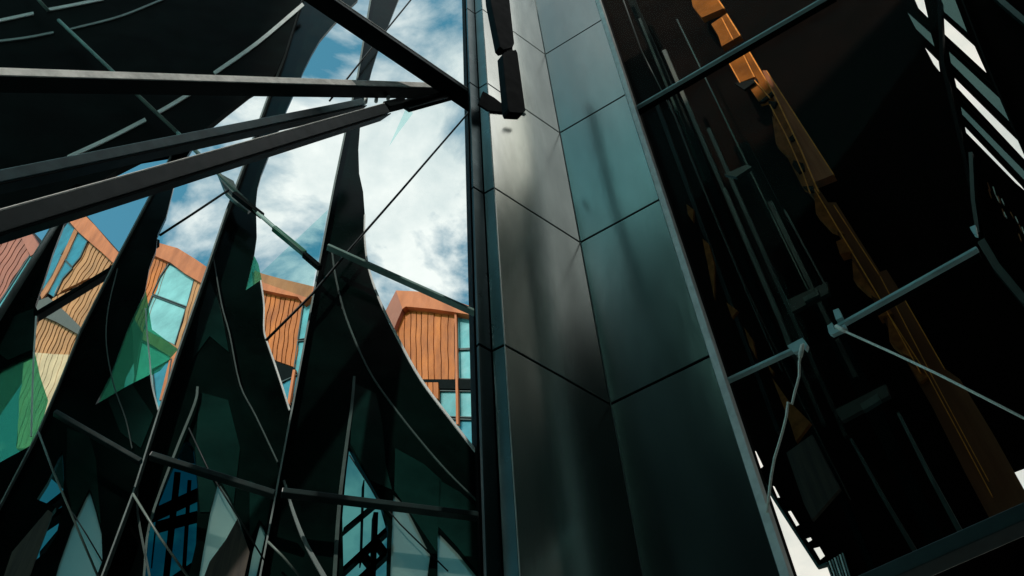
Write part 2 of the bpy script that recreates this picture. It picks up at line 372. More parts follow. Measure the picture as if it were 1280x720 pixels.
holes_A = {
 'teal': [(437, 558), (449, 580), (462, 602), (475, 625), (485, 660), (484, 745), (430, 745), (428, 647), (431, 610), (433, 590)],
 'frost': [(492, 617), (501, 626), (510, 638), (524, 665), (538, 693), (531, 745), (487, 745)],
 'frost2': [(547, 664), (572, 690), (598, 722), (612, 745), (547, 745)]}
holes_B = {
 'tealblue': [(233, 547), (242, 560), (247, 600), (247, 637), (245, 680), (230, 745), (180, 745), (186, 660), (200, 622), (213, 590)],
 'frost': [(273, 602), (285, 620), (297, 645), (309, 682), (296, 745), (245, 745), (254, 690), (263, 640)],
 'frost2': [(326, 653), (332, 667), (316, 740), (307, 740), (316, 690)]}
holes_C = {
 'frost': [(112, 613), (120, 640), (127, 667), (128, 700), (112, 745), (63, 745), (74, 705), (90, 660)],
 'teal': [(78, 563), (80, 600), (77, 640), (70, 670), (57, 690), (30, 712), (38, 690), (50, 660), (70, 634), (46, 624), (60, 602)]}
def fin(label, poly, holes, off, group='black curved fins of the folded facade'):
    f = empty('facade_fin', (PG.at(*poly[len(poly)//2]).x, PG.at(*poly[len(poly)//2]).y, 0), label, 'fin', group)
    prism('fin_panel', PG, poly, .05, M['fin'], f, off, list(holes.values()))
    for k, h in holes.items():
        prism('tinted_pane', PG, h, .012, G[k.rstrip('2')], f, off+.012)
    return f
FA_ = fin('black fin beside the column with a sweeping curved right edge', M1+[(650, 780), (618, 640)]+O1L[::-1], holes_A, 0)
FB_ = fin('black tapering fin between the two middle sky openings', M2+[(311, 780)]+M1[::-1][1:-4][0:3]+O2L[::-1], holes_B, .07)
FC_ = fin('black fin left of the narrow opening with green glass', M3+[(-60, 780), (104, 780)]+M2[::-1][1:3]+O3L[::-1], holes_C, .0)
FD_ = fin('black fin at the left edge beside green glass', M4+[(-80, 780)]+M3[::-1][0:2]+O4L[::-1], {}, .07)
cpy = [(-80, -80), (395, -80), (376, 0), (357, 62), (345, 92), (334, 104), (312, 117), (285, 138), (260, 158), (238, 178), (213, 191), (177, 197), (145, 213), (113, 235), (95, 230), (60, 250), (20, 263), (-80, 300)]
cn = empty('canopy_panel', (PG.at(100, 100).x, PG.at(100, 100).y, 0), 'black canopy panel filling the upper left behind the braces', 'canopy')
prism('panel', PG, cpy, .08, M['canopy'], cn, -.09)
M['inlay'] = mat('green_glass_inlay', (.004, .022, .018), .2, spec=.12, var=.5, scale=1.0, bump=0)
for f_, p_ in ((FA_, [(441, 478), (470, 492), (478, 530), (482, 580), (490, 612), (463, 600), (438, 554)]), (FA_, [(494, 560), (530, 580), (552, 600), (546, 690), (516, 646), (493, 613)]),
               (FA_, [(549, 600), (575, 615), (598, 636), (598, 716), (572, 684), (548, 658)]), (FB_, [(250, 490), (285, 500), (300, 560), (292, 630), (274, 598), (262, 640), (250, 640), (244, 560)]),
               (FB_, [(312, 600), (340, 616), (333, 660), (324, 650), (312, 675)]), (FC_, [(84, 535), (112, 545), (120, 575), (126, 655), (112, 610), (92, 650), (82, 600)]), (FC_, [(135, 500), (165, 480), (192, 520), (176, 560), (150, 540)]),
               (FB_, [(262, 350), (276, 385), (286, 440), (262, 420), (240, 450), (250, 390)]), (FD_, [(18, 395), (42, 385), (42, 436), (10, 450), (-4, 440)])):
    prism('inlay', PG, p_, .004, M['inlay'], f_, (-.006 if f_ in (FA_, FC_) else .064))
# edge beads and pale strips on the fins
strip('edge_bead', PG, [(415, 313), (420, 347), (433, 397), (460, 460), (490, 505), (527, 552), (562, 592), (599, 628)], 1.8, M['line'], FA_)
strip('pale_strip', PG, [(443, 470), (440, 505), (433, 557), (424, 633), (417, 740)], 3, M['stripgn'], FA_, w1=5)
strip('edge_bead', PG, O1L[10:], 1.6, M['strip'], FA_, w1=3)
strip('edge_bead', PG, [(267, 323), (277, 380), (287, 417), (300, 480), (320, 520), (347, 577)], 1.5, M['line'], FB_, off=.03)
strip('pale_strip', PG, [(355, 600), (367, 640), (383, 680), (408, 725)], 2.6, M['stripdk'], FA_, w1=6)
strip('edge_bead', PG, O2L[17:], 1.6, M['strip'], FB_, off=.05, w1=2)
strip('pale_strip', PG, [(247, 483), (243, 505), (217, 570), (187, 655), (180, 720)], 3, M['stripgn'], FB_, off=.03)
strip('edge_bead', PG, [(147, 335), (135, 387), (133, 430), (142, 480), (157, 523), (165, 560)], 1.4, M['line'], FC_)
strip('pale_strip', PG, [(173, 590), (172, 640), (187, 720)], 3, M['line'], FB_, off=.03)
strip('edge_bead', PG, [(182, 385), (184, 417), (187, 447), (190, 480), (198, 512)], 1.8, M['strip'], FC_)
strip('edge_bead', PG, [(45, 395), (43, 430), (41, 470), (39, 545)], 2.2, M['strip'], FD_, off=.0)
strip('pale_strip', PG, [(85, 196), (135, 173), (182, 149)], 4.5, M['strip'], cn, off=-.105, th=.015)
strip('pale_strip', PG, [(196, 141), (217, 129), (238, 116)], 4.5, M['strip'], cn, off=-.105, th=.015)
strip('pale_strip', PG, [(268, 91), (322, 53), (379, 5)], 4.5, M['strip'], cn, off=-.105, th=.015)
strip('pale_strip', PG, [(-20, 29), (0, 25), (42, 16)], 3.4, M['strip'], cn, off=-.105, th=.015)
strip('pale_strip', PG, [(58, 12), (90, 6), (130, -2)], 3.4, M['strip'], cn, off=-.105, th=.015)
strip('pale_strip', PG, [(-20, 53), (30, 47), (67, 40)], 2.4, M['stripdk'], cn, off=-.105, th=.015)
strip('pale_strip', PG, [(88, 36), (150, 20), (205, -2)], 2.2, M['stripdk'], cn, off=-.105, th=.015)

# panes of glass, one behind each opening, with its slim mullion
def pane(label, poly, mull, off, msel, w=2.2):
    p0 = PG.at(*poly[0]); p = empty('facade_window', (p0.x, p0.y, 0), label, 'window', 'tall panes of the folded facade')
    prism('glass', PG, poly, .012, G['clear'], p, off)
    strip('mullion', PG, mull, w, M[msel], p, off=-.05, th=.12, sm=False)
    return p
pane('tall clear pane beside the column showing clouds and an orange building', [(528, -60), (440, 100), (436, 250), (440, 340), (500, 470), (600, 590), (596, 540), (580, -60)], M1, .06, 'stripdk', 2.2)
pane('tall pane between the middle fins with white cloud above a small orange building', [(475, -60), (430, 0), (350, 90), (310, 200), (300, 300), (312, 400), (355, 540), (375, 470), (448, 95)], M2, .14, 'stripdk', 2)
pane('narrow pane crossed by a green glass corner and dark bar', [(345, 92), (300, 105), (230, 180), (195, 280), (165, 380), (100, 520), (196, 525), (212, 475), (283, 263), (325, 148)], M3, .06, 'stripdk', 1.6)
pane('leaning pane with blue windows and a curved orange roof edge behind', [(240, 160), (100, 225), (60, 290), (30, 400), (-30, 470), (-30, 590), (48, 545), (73, 480), (147, 320), (208, 205)], M4, .14, 'stripdk', 1.6)
# green glass corner panes
def green(label, poly, off, mk='green'):
    return tag(prism('glass_screen', PG, poly, .015, G[mk], None, off), label, 'glass')
green('green tinted glass at the left edge of the facade', [(-12, 470), (20, 453), (44, 442), (50, 470), (60, 500), (49, 540), (38, 556), (-12, 582)], .10)
green('green tinted glass wedge crossing the narrow opening', [(182, 360), (158, 408), (136, 470), (117, 508), (160, 483), (200, 462), (222, 436), (190, 412)], .10)
green('small green glass triangle beside the turnbuckle', [(318, 320), (305, 366), (327, 349), (323, 330)], .10)
G['veil'] = glass('faint_glass', (.82, .95, .94), .001)
green('faint triangular glass offcut over the clouds below the brace joint', [(487, 181), (509, 132), (512, 138), (516, 141), (498, 165)], -.3, 'veil')
green('faint glass wedge beside the turnbuckle over the middle pane', [(322, 345), (410, 262), (396, 330), (388, 372), (330, 352)], .10, 'veil')

# transoms and stays on the facade
def trans(label, a, b, side, depth, off, m='beamdk', cat='beam'):
    return tag(beam('transom', PG.at(*a, off), PG.at(*b, off), side, depth, M[m]), label, cat, 'transom bars of the folded facade')
trans('sloping transom across the tall pane beside the column', (409, 306), (594, 389), .035, .07, -.22, 'rod')
trans('low transom right of the middle mullion meeting the column', (352, 615), (598, 645), .05, .07, -.25, 'tealdim')
trans('low transom between the two long mullions', (186, 569), (342, 618), .05, .06, -.25, 'tealdim')
trans('low transom at the left ending in a bolted lug', (66, 515), (174, 577), .04, .05, -.25, 'tealdim')
trans('dark beam reflection crossing the narrow pane, built as a bar', (-10, 428), (142, 336), .05, .09, .16, 'black')  # black reflection of a beam modelled as two bars
trans('black beam reflection above the orange roof, built as a bar', (142, 335), (200, 300), .05, .09, .16, 'black')

def cable(label, pts, r, m='cable', off=-.12):
    return tag(tube('stay_cable', [PG.at(x, y, off) for x, y in pts], r, M[m]), label, 'cable', 'stay cables on the facade')
cable('black stay cable from the column across the clouds', [(588, 138), (500, 240), (437, 312), (390, 368), (333, 425)], .013)
cable('black stay cable at the top between fin and brace', [(520, -8), (485, 35), (447, 82), (412, 126)], .013)
cable('thin black stay cable across the narrow opening', [(285, 238), (240, 268), (200, 294)], .013)
cable('grey stay cable in the bottom left corner', [(48, 540), (66, 588), (83, 628), (123, 722)], .008, 'cablegy')
cable('grey stay cable rising from the low left mullion', [(166, 617), (200, 672), (237, 724)], .009, 'cablegy')
cable('short grey stay cable beside the middle mullion foot', [(335, 677), (353, 695), (378, 724)], .009, 'cablegy')
cable('dim stay cable over the frosted panes at bottom centre', [(437, 569), (470, 620), (500, 655), (560, 714)], .006, 'cable', -.05)
cable('dim stay cable over the frosted pane left of the middle mullion', [(236, 535), (262, 590), (300, 650), (330, 700)], .006, 'cable', -.05)
cable('dim stay cable over the frosted pane at bottom left', [(90, 640), (108, 668), (128, 702)], .005, 'cable', -.05)

# lattice girder seen through the low panes
def lattice(label, off, bars, chips):
    b0 = PG.at(*bars[0][0], off); t = empty('lattice_girder', (b0.x, b0.y, 0), label, 'girder', 'lattice girders behind the low panes')
    for a, b, wd in bars: strip('bar', PG, [a, b], wd, M['black'], t, off=off, th=.1, sm=False)
lattice('dark lattice girder behind the low teal pane beside the column', .35, [((425, 715), (490, 655), 5), ((432, 738), (492, 682), 5), ((455, 690), (468, 706), 5), ((470, 672), (482, 688), 5), ((455, 600), (452, 700), 1.5), ((470, 640), (466, 740), 6), ((430, 660), (476, 622), 1.5)], 0)
lattice('dark lattice girder behind the blue pane', .35, [((190, 640), (250, 612), 7), ((196, 654), (250, 640), 5), ((222, 590), (205, 745), 8), ((237, 600), (228, 745), 5), ((185, 745), (250, 700), 7), ((205, 560), (190, 700), 1.6)], 0)
lattice('dark lattice girder at bottom left with a knotted joint', .35, [((30, 655), (85, 612), 6), ((25, 672), (85, 632), 6), ((20, 715), (70, 695), 5), ((50, 690), (75, 660), 1.4)], 0)
def board(label, poly, off=-.01, m='brownpan'):
    return tag(prism('timber_board', PG, poly, .02, M[m], None, off), label, 'board', 'brown ribbed boards in the low openings')
board('brown ribbed board beside the bottom left pane', [(60, 637), (66, 642), (50, 685), (30, 740), (-2, 740), (15, 690)])
board('brown ribbed board below the pale pane near bottom centre', [(297, 648), (312, 690), (300, 745), (246, 745), (262, 702), (282, 675)], -.03)
board('thin brown board along the lower left mullion', [(46, 548), (40, 575), (24, 606), (8, 622), (20, 590)], .05)

# ------------------------------------------------------------------ steel braces
br = 'steel braces converging on the column'
Jn = dict(a=5.55)
b1 = empty('steel_brace', (0, 4.6, 0), 'level steel brace with a pale grey side across the upper left', 'beam', br)
beam('web', at(-40, 93, 4.9), at(566, 110, 5.45), .10, .15, M['beam'], b1)
beam('underside_shade', at(-40, 94, 4.9), at(566, 111, 5.45), .012, .16, M['black'], b1, off=(-.014, -.004))  # black plate puts the shade under the brace into colour
b2 = empty('steel_brace', (0, 5, 0), 'steel brace dropping from the top edge to the column joint', 'beam', br)
beam('web', at(386, -22, 4.3), at(599, 124, 5.42), .085, .19, M['beamdk'], b2)
beam('lit_edge', at(386, -22, 4.3), at(599, 124, 5.42), .02, .03, M['beam'], b2, off=(.078, -.006))  # pale strip paints the light caught along the edge
beam('underside_shade', at(386, -21, 4.3), at(599, 125, 5.42), .012, .21, M['black'], b2, off=(-.014, -.004))
b3 = empty('steel_brace', (0, 4.4, 0), 'slim blue grey brace above the thick lowest brace', 'beam', br)
beam('web', at(-40, 236, 4.3), at(458, 130, 5.4), .085, .13, M['beambl'], b3)
beam('underside_shade', at(-40, 237, 4.3), at(458, 131, 5.4), .012, .15, M['black'], b3, off=(-.014, -.004))
b4 = empty('steel_brace', (0, 4.2, 0), 'thick lowest brace with a dark grey hexagonal face', 'beam', br)
beam('web', at(-40, 303, 3.6), at(488, 140, 5.0), .11, .13, M['beamdk'], b4)
beam('underside_shade', at(-40, 304, 3.6), at(488, 141, 5.0), .012, .16, M['black'], b4, off=(-.014, -.004))
beam('lit_edge', at(-40, 303, 3.6), at(488, 140, 5.0), .014, .02, M['beam'], b4, off=(.105, -.004))  # light on the upper edge painted as a pale strip
beam('nose', at(488, 133, 5.05), at(512, 127, 5.1), .11, .09, M['black'], b4)
tube('pin', [at(505, 131, 5.12), at(560, 118, 5.35)], .045, M['black'], b4)
prism('gusset_plate', PG, [(500, 128), (520, 117), (566, 108), (604, 118), (606, 136), (596, 133), (566, 121), (512, 136)], .05, M['black'], b1, -.62)
for x, y in ((457, 123), (470, 122), (485, 119)):
    tube('bolt', [at(x, y+5, 5.2), at(x+1, y-4, 5.2)], .022, M['beam'], b3)
r5 = empty('tie_rod', (0, 5, 0), 'thin sage tie rod running behind the braces down to a green turnbuckle', 'rod')
for a, b in (((30, -20), (60, 13)), ((73, 25), (222, 166)), ((222, 166), (322, 266)), ((322, 266), (396, 331))): tube('rod', [PG.at(*a, -.2), PG.at(*b, -.2)], .022, M['rod'], r5, 6)
G['gnmet'] = mat('green_sleeve', (.02, .16, .09), .4, var=.3)
beam('turnbuckle', PG.at(340, 283, -.22), PG.at(379, 315, -.22), .05, .06, G['gnmet'], r5)
beam('lug', PG.at(290, 240, -.22), PG.at(326, 268, -.22), .05, .06, M['black'], r5)
beam('sleeve', PG.at(378, 316, -.22), PG.at(398, 333, -.22), .05, .06, M['black'], r5)
prism('lug_plate', PG, [(272, 215), (292, 226), (300, 246), (318, 258), (310, 264), (292, 250), (282, 240)], .04, M['stripgn'], r5, -.12)

# strut hanging over the column top
hs = empty('hanging_strut', (0, 4.6, 0), 'black two part strut hanging in front of the column top', 'strut')
PH = PL.away(-.55)
prism('upper_tube', PH, [(610, -30), (636, -30), (637, 0), (643, 54), (641, 59), (629, 62), (625, 58), (613, 0)], .10, M['black'], hs, 0, bevel=.006)
prism('coupler', PH, [(632, 58), (640, 57), (642, 68), (634, 69)], .05, M['black'], hs, .02)
prism('lower_tube', PH, [(628, 68), (631, 65), (645, 62), (647, 66), (657, 138), (654, 141), (637, 140), (635, 136)], .10, M['black'], hs, 0, bevel=.006)
beam('foot_bracket', at(650, 140, 5.3), at(658, 143, 5.38), .04, .04, M['beam'], hs)
prism('brace_shadow', PL, [(604, 114), (618, 122), (636, 136), (632, 140), (610, 138), (598, 130)], .02, M['black'], hs, -.025)  # black plate painting the soft shadow of the brace on the column

# ------------------------------------------------------------------ orange clad buildings beyond
FAR = Plane(at(540, 450, 42), Vector((.92, -.38, 0)))
def block(label, loc, outline, back=6.0):
    p = FAR.at(*loc); b = empty('clad_building', (p.x, p.y, 0), label, 'building', 'orange clad buildings')
    prism('wall', FAR, outline, back, M['brownlt'], b, .5)
    return b
_prism = prism
def prism(name, pl, poly, th, m, parent=None, off=0, holes=(), bevel=0):
    o = _prism(name, pl, poly, th, m, parent, off, holes, bevel)
    if name == 'window':
        f = strip('frame', pl, list(poly)+[poly[0]], 1.3, M['rustfr'], None, off=off-.12, th=.12, sm=False)
        f.parent = o; f.matrix_parent_inverse = Matrix.Identity(4); f.matrix_parent_inverse = (Matrix.Translation(parent.location) @ o.matrix_parent_inverse @ Matrix.Identity(4)).inverted()
    return o
M['rustfr'] = mat('window_frame_paint', (.035, .05, .05), .5, spec=.2)
B = block('orange building with straight ribbed wall seen beside the column', (540, 450), [(484, 392), (497, 366), (542, 370), (625, 398), (625, 600), (520, 600), (490, 450)])
prism('fascia', FAR, [(495, 363), (518, 364), (540, 367), (567, 375), (610, 391), (610, 397), (568, 390), (540, 386), (507, 383), (503, 386)], .7, M['copper'], B, -.25)
prism('fascia', FAR, [(495, 363), (503, 386), (496, 402), (493, 410), (478, 412), (478, 396)], .4, M['woodpink'], B, -.2)
battens('cladding', FAR, [(506, 384), (540, 386), (568, 389), (568, 474), (500, 474), (478, 430), (494, 405), (500, 393)], (0, 1), 7.6, 1.0, .25, M['wood'], B, .2, .45, 5)
prism('window', FAR, [(569, 391), (620, 394), (620, 433), (569, 436)], .1, M['winteal'], B, .3)
prism('window', FAR, [(569, 437), (620, 435), (620, 474), (569, 473)], .1, M['winteal'], B, .3)
prism('soffit', FAR, [(500, 474), (620, 474), (620, 487), (520, 485)], .5, M['black'], B, .0)
prism('corner_post', FAR, [(568, 388), (570.5, 388), (573, 530), (570, 530)], .2, M['copper'], B, -.1)
battens('cladding', FAR, [(515, 478), (548, 478), (548, 498), (525, 498)], (0, 1), 6, 1, .2, M['wood'], B, -.1, .4, 8)
prism('window', FAR, [(549, 488), (620, 489), (620, 522), (549, 520)], .1, M['winteal'], B, .2)
prism('window', FAR, [(549, 523), (620, 525), (620, 590), (549, 590)], .1, M['winblue'], B, .2)

B = block('small orange building with a sloping roof edge and blue window strip behind the middle pane', (355, 400), [(315, 340), (330, 344), (396, 362), (392, 440), (372, 500), (340, 500), (320, 400)])
prism('fascia', FAR, [(318, 338), (328, 342), (350, 348), (396, 359), (396, 370), (386, 372), (378, 378), (372, 371), (350, 367), (318, 360)], .7, M['copper'], B, -.25)
battens('cladding', FAR, [(322, 361), (350, 368), (372, 372), (378, 378), (374, 415), (368, 459), (345, 451), (325, 440), (320, 400)], (.16, -1), 6, 1.1, .25, M['wood'], B, .2, .8, 11)
prism('window', FAR, [(379, 377), (400, 366), (400, 420), (372, 424)], .1, M['winteal'], B, .3)
prism('window', FAR, [(372, 426), (396, 424), (384, 480), (367, 462)], .1, M['winteal'], B, .3)
prism('soffit', FAR, [(335, 448), (368, 460), (370, 466), (354, 478), (340, 470)], .5, M['black'], B, .0)
prism('window', FAR, [(352, 477), (380, 464), (372, 505), (345, 500)], .1, M['winblue'], B, .1)
prism('corner_post', FAR, [(366, 462), (369, 462), (362, 505), (359, 503)], .2, M['copper'], B, -.1)

B = block('orange framed building with one large pale window behind the narrow pane', (215, 380), [(175, 306), (200, 308), (224, 313), (275, 345), (240, 470), (215, 520), (170, 520), (165, 400)])
prism('fascia', FAR, [(185, 303), (200, 304), (222, 310), (243, 323), (272, 343), (272, 362), (252, 354), (230, 341), (213, 328), (185, 316)], .7, M['copper'], B, -.25)
battens('cladding', FAR, [(180, 318), (213, 328), (200, 348), (187, 383), (180, 420), (170, 400)], (.35, -1), 5.5, .9, .25, M['wood'], B, .1, .9, 13)
prism('window', FAR, [(211, 329), (243, 346), (238, 366), (233, 383), (190, 367), (200, 345)], .1, M['winpale'], B, .1)
prism('window', FAR, [(190, 369), (232, 385), (218, 431), (180, 412), (184, 385)], .1, M['winpale'], B, .1)
battens('cladding', FAR, [(244, 347), (262, 358), (240, 425), (222, 441), (219, 432), (234, 384)], (.3, -1), 5, .8, .25, M['woodtan'], B, .05, .7, 14)
prism('sill', FAR, [(180, 411), (219, 432), (222, 441), (220, 450), (178, 424)], .3, M['woodtan'], B, -.1)
prism('window', FAR, [(176, 426), (219, 448), (210, 520), (160, 520)], .1, M['winpale'], B, .12)
prism('window', FAR, [(190, 462), (214, 448), (206, 500), (196, 520)], .1, M['winblue'], B, -.05)
prism('corner_post', FAR, [(214, 440), (222, 436), (204, 500), (199, 500)], .2, M['copper'], B, -.12)

B = block('curving orange building with two blue windows and leaning battens behind the left pane', (95, 360), [(78, 272), (107, 268), (155, 322), (150, 345), (105, 420), (70, 560), (20, 560), (35, 400), (50, 350)])
prism('fascia', FAR, [(86, 276), (107, 270), (118, 281), (134, 300), (152, 320), (148, 333), (143, 330), (127, 315), (115, 305), (97, 289)], .7, M['copper'], B, -.25)
prism('window', FAR, [(78, 272), (93, 286), (80, 316), (57, 358), (45, 370), (50, 340)], .1, M['winblue'], B, .1)
prism('window', FAR, [(96, 289), (109, 301), (100, 321), (90, 333), (76, 318)], .1, M['winblue'], B, .1)
prism('window', FAR, [(76, 320), (90, 335), (78, 348), (67, 371), (58, 365)], .1, M['winblue'], B, .1)
prism('window_post', FAR, [(93, 286), (97, 289), (82, 322), (60, 364), (52, 374), (50, 368), (66, 344)], .2, M['rust'], B, -.05)
battens('cladding', FAR, [(109, 302), (116, 306), (128, 316), (137, 325), (143, 331), (130, 340), (98, 354), (72, 368), (68, 366), (92, 333)], (-.55, 1), 5.2, 1.1, .25, M['woodtan'], B, .15, 1.3, 17)
battens('cladding', FAR, [(144, 331), (150, 334), (125, 385), (100, 414), (60, 376), (74, 369), (100, 355), (132, 341)], (-.45, 1), 5.6, 1.1, .25, M['woodtan'], B, .1, 1.3, 18)
prism('soffit', FAR, [(42, 378), (60, 371), (82, 390), (102, 410), (98, 418), (70, 402), (46, 392)], .6, M['brownpan'], B, -.2)
battens('cladding', FAR, [(40, 388), (70, 402), (98, 418), (90, 445), (40, 440), (30, 410)], (-.5, 1), 5.2, 1.2, .25, M['woodtan'], B, .15, 1.0, 19)
battens('cladding', FAR, [(30, 440), (90, 444), (76, 490), (50, 560), (20, 560)], (-.38, 1), 6, .6, .25, M['woodpale'], B, .05, 1.0, 20)

B = block('pinkish ribbed building corner at the far left edge', (15, 330), [(-60, 320), (27, 293), (42, 290), (50, 310), (0, 400), (-60, 480)])
prism('fascia', FAR, [(26, 295), (38, 290), (52, 312), (38, 320), (32, 308)], .7, M['woodpink'], B, -.25)
battens('cladding', FAR, [(-50, 320), (27, 296), (36, 319), (0, 374), (-50, 450)], (-.55, 1), 6.5, 1.1, .25, M['woodpink'], B, .1, 1.0, 23)
prism('window', FAR, [(37, 319), (52, 312), (-10, 410), (-10, 392)], .1, M['winteal'], B, .1)

prism = _prism
# ------------------------------------------------------------------ right: glazed screen, soffit, copper fascia, louvres
PS = Plane(R0+PR.n*.12, hdir(-3305, 1966))          # glazed screen
PB = PS.away(3.0)                                    # wall and soffit behind it
sc = empty('glazed_screen', (PS.at(1050, 500).x, PS.at(1050, 500).y, 0), 'dark glazed screen right of the column with teal transoms', 'curtain wall')
prism('glass', PS, [(735, -80), (1400, -80), (1400, 800), (1000, 800), (905, 480), (820, 225)], .012, G['dark'], sc, .06)
def sbar(name, a, b, side, depth, m, off=-.04, **k): return beam(name, PS.at(*a, off), PS.at(*b, off), side, depth, M[m], sc, **k)
M['transom'] = mat('transom_teal', (.33, .50, .50), .5, var=.2, scale=4)
sbar('transom', (789, 137), (1042, -10), .03, .05, 'transom')
sbar('transom', (903, 478), (1004, 431), .03, .05, 'transom')
sbar('transom', (1036, 414), (1222, 310), .03, .05, 'transom')
sbar('underside_shade', (1036, 416), (1222, 312), .03, .10, 'black', .0, )  # shaded underside of the transom painted as a black bar
sbar('underside_shade', (789, 140), (1042, -7), .03, .10, 'black', .0)
sbar('transom', (1070, 742), (1330, 628), .11, .15, 'tealdim', -.1)
def cch(name, p, m='transom'):
    prism(name, PS, p, .04, M[m], sc, -.07)
cch('clamp', [(984, 432), (1003, 422), (1009, 430), (1007, 437), (1000, 430), (998, 438), (992, 440)])
cch('clamp', [(1034, 407), (1040, 403), (1043, 412), (1056, 405), (1058, 410), (1040, 418), (1036, 416)])
cch('clamp', [(1041, 388), (1048, 385), (1053, 396), (1045, 400)])
cch('clamp', [(1212, 284), (1219, 281), (1221, 293), (1217, 292)])

lv = [[(1137, -15), (1152, -15), (1155, 0), (1160, 22), (1148, 10)], [(1155, 57), (1173, 75), (1175, 90), (1167, 80)],
      [(1176, 18), (1217, 55), (1233, 91), (1180, 42)], [(1192, 95), (1273, 175), (1285, 204), (1195, 108)], [(1205, 156), (1275, 229), (1283, 240), (1270, 229), (1207, 165)]]
lg = [[(1133, 13), (1163, 40), (1168, 58), (1145, 36)], [(1173, -10), (1190, -10), (1209, 40), (1175, 10)], [(1185, 62), (1248, 120), (1262, 152), (1188, 78)],
      [(1200, 131), (1290, 222), (1290, 235), (1202, 142)]]
gap = [(935, 566), (960, 610), (990, 656), (1023, 707), (1034, 704), (1046, 745), (960, 745), (905, 566)]
slots = [[(926, 538), (930, 540), (932, 547), (928, 548)], [(940, 561), (944, 562), (954, 583), (950, 586)], [(964, 605), (967, 606), (975, 622), (971, 622)],
         [(983, 637), (987, 636), (999, 656), (995, 658)], [(1006, 671), (1012, 669), (1015, 675), (1010, 678)], [(1015, 683), (1023, 681), (1031, 695), (1025, 700)]]
rg = [(1250, 598), (1266, 588), (1300, 575), (1300, 650), (1278, 634), (1262, 620)]
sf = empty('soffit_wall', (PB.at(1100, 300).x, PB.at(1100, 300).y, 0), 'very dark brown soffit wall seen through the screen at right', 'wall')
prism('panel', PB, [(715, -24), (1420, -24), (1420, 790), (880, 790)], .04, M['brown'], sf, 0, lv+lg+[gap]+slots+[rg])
for p in lg: prism('tinted_pane', PB, p, .01, G['grey'], sf, .015)
# louvre blades between the slits
lb = empty('louvre_screen', (PB.at(1220, 100).x, PB.at(1220, 100).y, 0), 'black louvred rooflight at upper right with white sky between blades', 'louvre')
for a, b in (((1182, 53), (1243, 108)), ((1190, 87), (1270, 163)), ((1198, 120), (1285, 208)), ((1204, 150), (1290, 236)), ((1178, 13), (1211, 43))):
    strip('blade', PB, [a, b], .7, M['black'], lb, off=-.02, th=.018, sm=False)
strip('post', PB, [(1152, -40), (1174, 0), (1177, 75), (1204, 190), (1226, 300)], 5, M['black'], lb, off=-.2, th=.1, sm=False)
strip('post', PB, [(1213, 190), (1216, 250), (1222, 290)], 5, M['tealdim'], lb, off=-.25, th=.1, sm=False)
strip('post', PB, [(1195, -20), (1233, 80), (1262, 150), (1310, 260)], 2, M['black'], lb, off=-.15, th=.1, sm=False)
strip('brace', PB, [(1226, 300), (1245, 332), (1300, 398)], 10, M['tealdim'], lb, off=-.25, th=.1, sm=False)
strip('edge_rail', PB, [(1228, -20), (1258, 6), (1300, 42)], 7, M['tealdim'], lb, off=-.15, th=.1, sm=False)
# corrugated light strips at the far right edge
rnd = random.Random(5); t = empty('ribbed_rooflight', (PB.at(1265, 250).x, PB.at(1265, 250).y, 0), 'glinting ribbed rooflight strip at the right edge below the louvres', 'rooflight')
for i in range(16):
    x = 1228+rnd.random()*10+i*3.6; y = 222+i*5.2+rnd.random()*8
    strip('rib', PB, [(x, y), (x+3, y+6+rnd.random()*4)], 1.2, M['strip'] if i % 2 else M['rust'], t, off=-.05, th=.03, sm=False)
t = empty('corrugated_screen', (PB.at(1262, 605).x, PB.at(1262, 605).y, 0), 'small ribbed grey panel beside the bright gap at lower right', 'panel')
for i in range(5): strip('rib', PB, [(1250+i*4.2, 601-i*2.2), (1262+i*4.2, 622-i*1.2+3)], 2.3, M['strip'] if i % 2 else M['stripdk'], t, off=.01, th=.03, sm=False)
t = empty('corrugated_screen', (PB.at(1045, 705).x, PB.at(1045, 705).y, 0), 'small ribbed grey panel at the foot of the white gap', 'panel')
for i in range(7): strip('rib', PB, [(1033+i*3.3, 703-i*2.0), (1047+i*3.6, 742)], 1.8, M['strip'] if i % 2 else M['stripdk'], t, off=-.03, th=.03, sm=False)
tag(strip('glass_edge', PB, [(930, 560), (960, 612), (990, 659), (1022, 708), (1033, 704)], 3, M['tealpost'], None, off=-.05, th=.05, sm=False), 'dark teal glass edge bounding the white gap beside the column', 'edge')

# copper fascia with stepped teeth
PC = PB.away(-.5)
cf = empty('copper_fascia', (PC.at(1000, 200).x, PC.at(1000, 200).y, 0), 'stepped copper coloured fascia running diagonally down the dark soffit', 'fascia')
def cp(name, poly, m, off=0, th=.12): return prism(name, PC, poly, th, M[m], cf, off)
cp('step_plate', [(862, -14), (888, -14), (905, 10), (877, 22), (866, 8)], 'amber')
cp('step_plate', [(889, 30), (908, 17), (926, 44), (914, 51), (902, 58), (898, 45)], 'amber')
cp('step_plate', [(910, 75), (930, 65), (943, 96), (925, 103)], 'amber')
cp('step_plate', [(930, 65), (935, 62), (967, 115), (962, 122), (948, 126), (936, 108), (944, 97)], 'amber', .03)
cp('face_plate', [(953, 88), (958, 88), (1042, 218), (1017, 228), (1005, 203), (990, 173), (969, 128)], 'rust', .06)
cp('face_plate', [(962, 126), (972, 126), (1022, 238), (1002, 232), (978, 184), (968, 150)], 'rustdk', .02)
cp('tooth', [(965, 145), (990, 190), (1005, 207), (985, 195), (970, 180)], 'rustdk', .0)
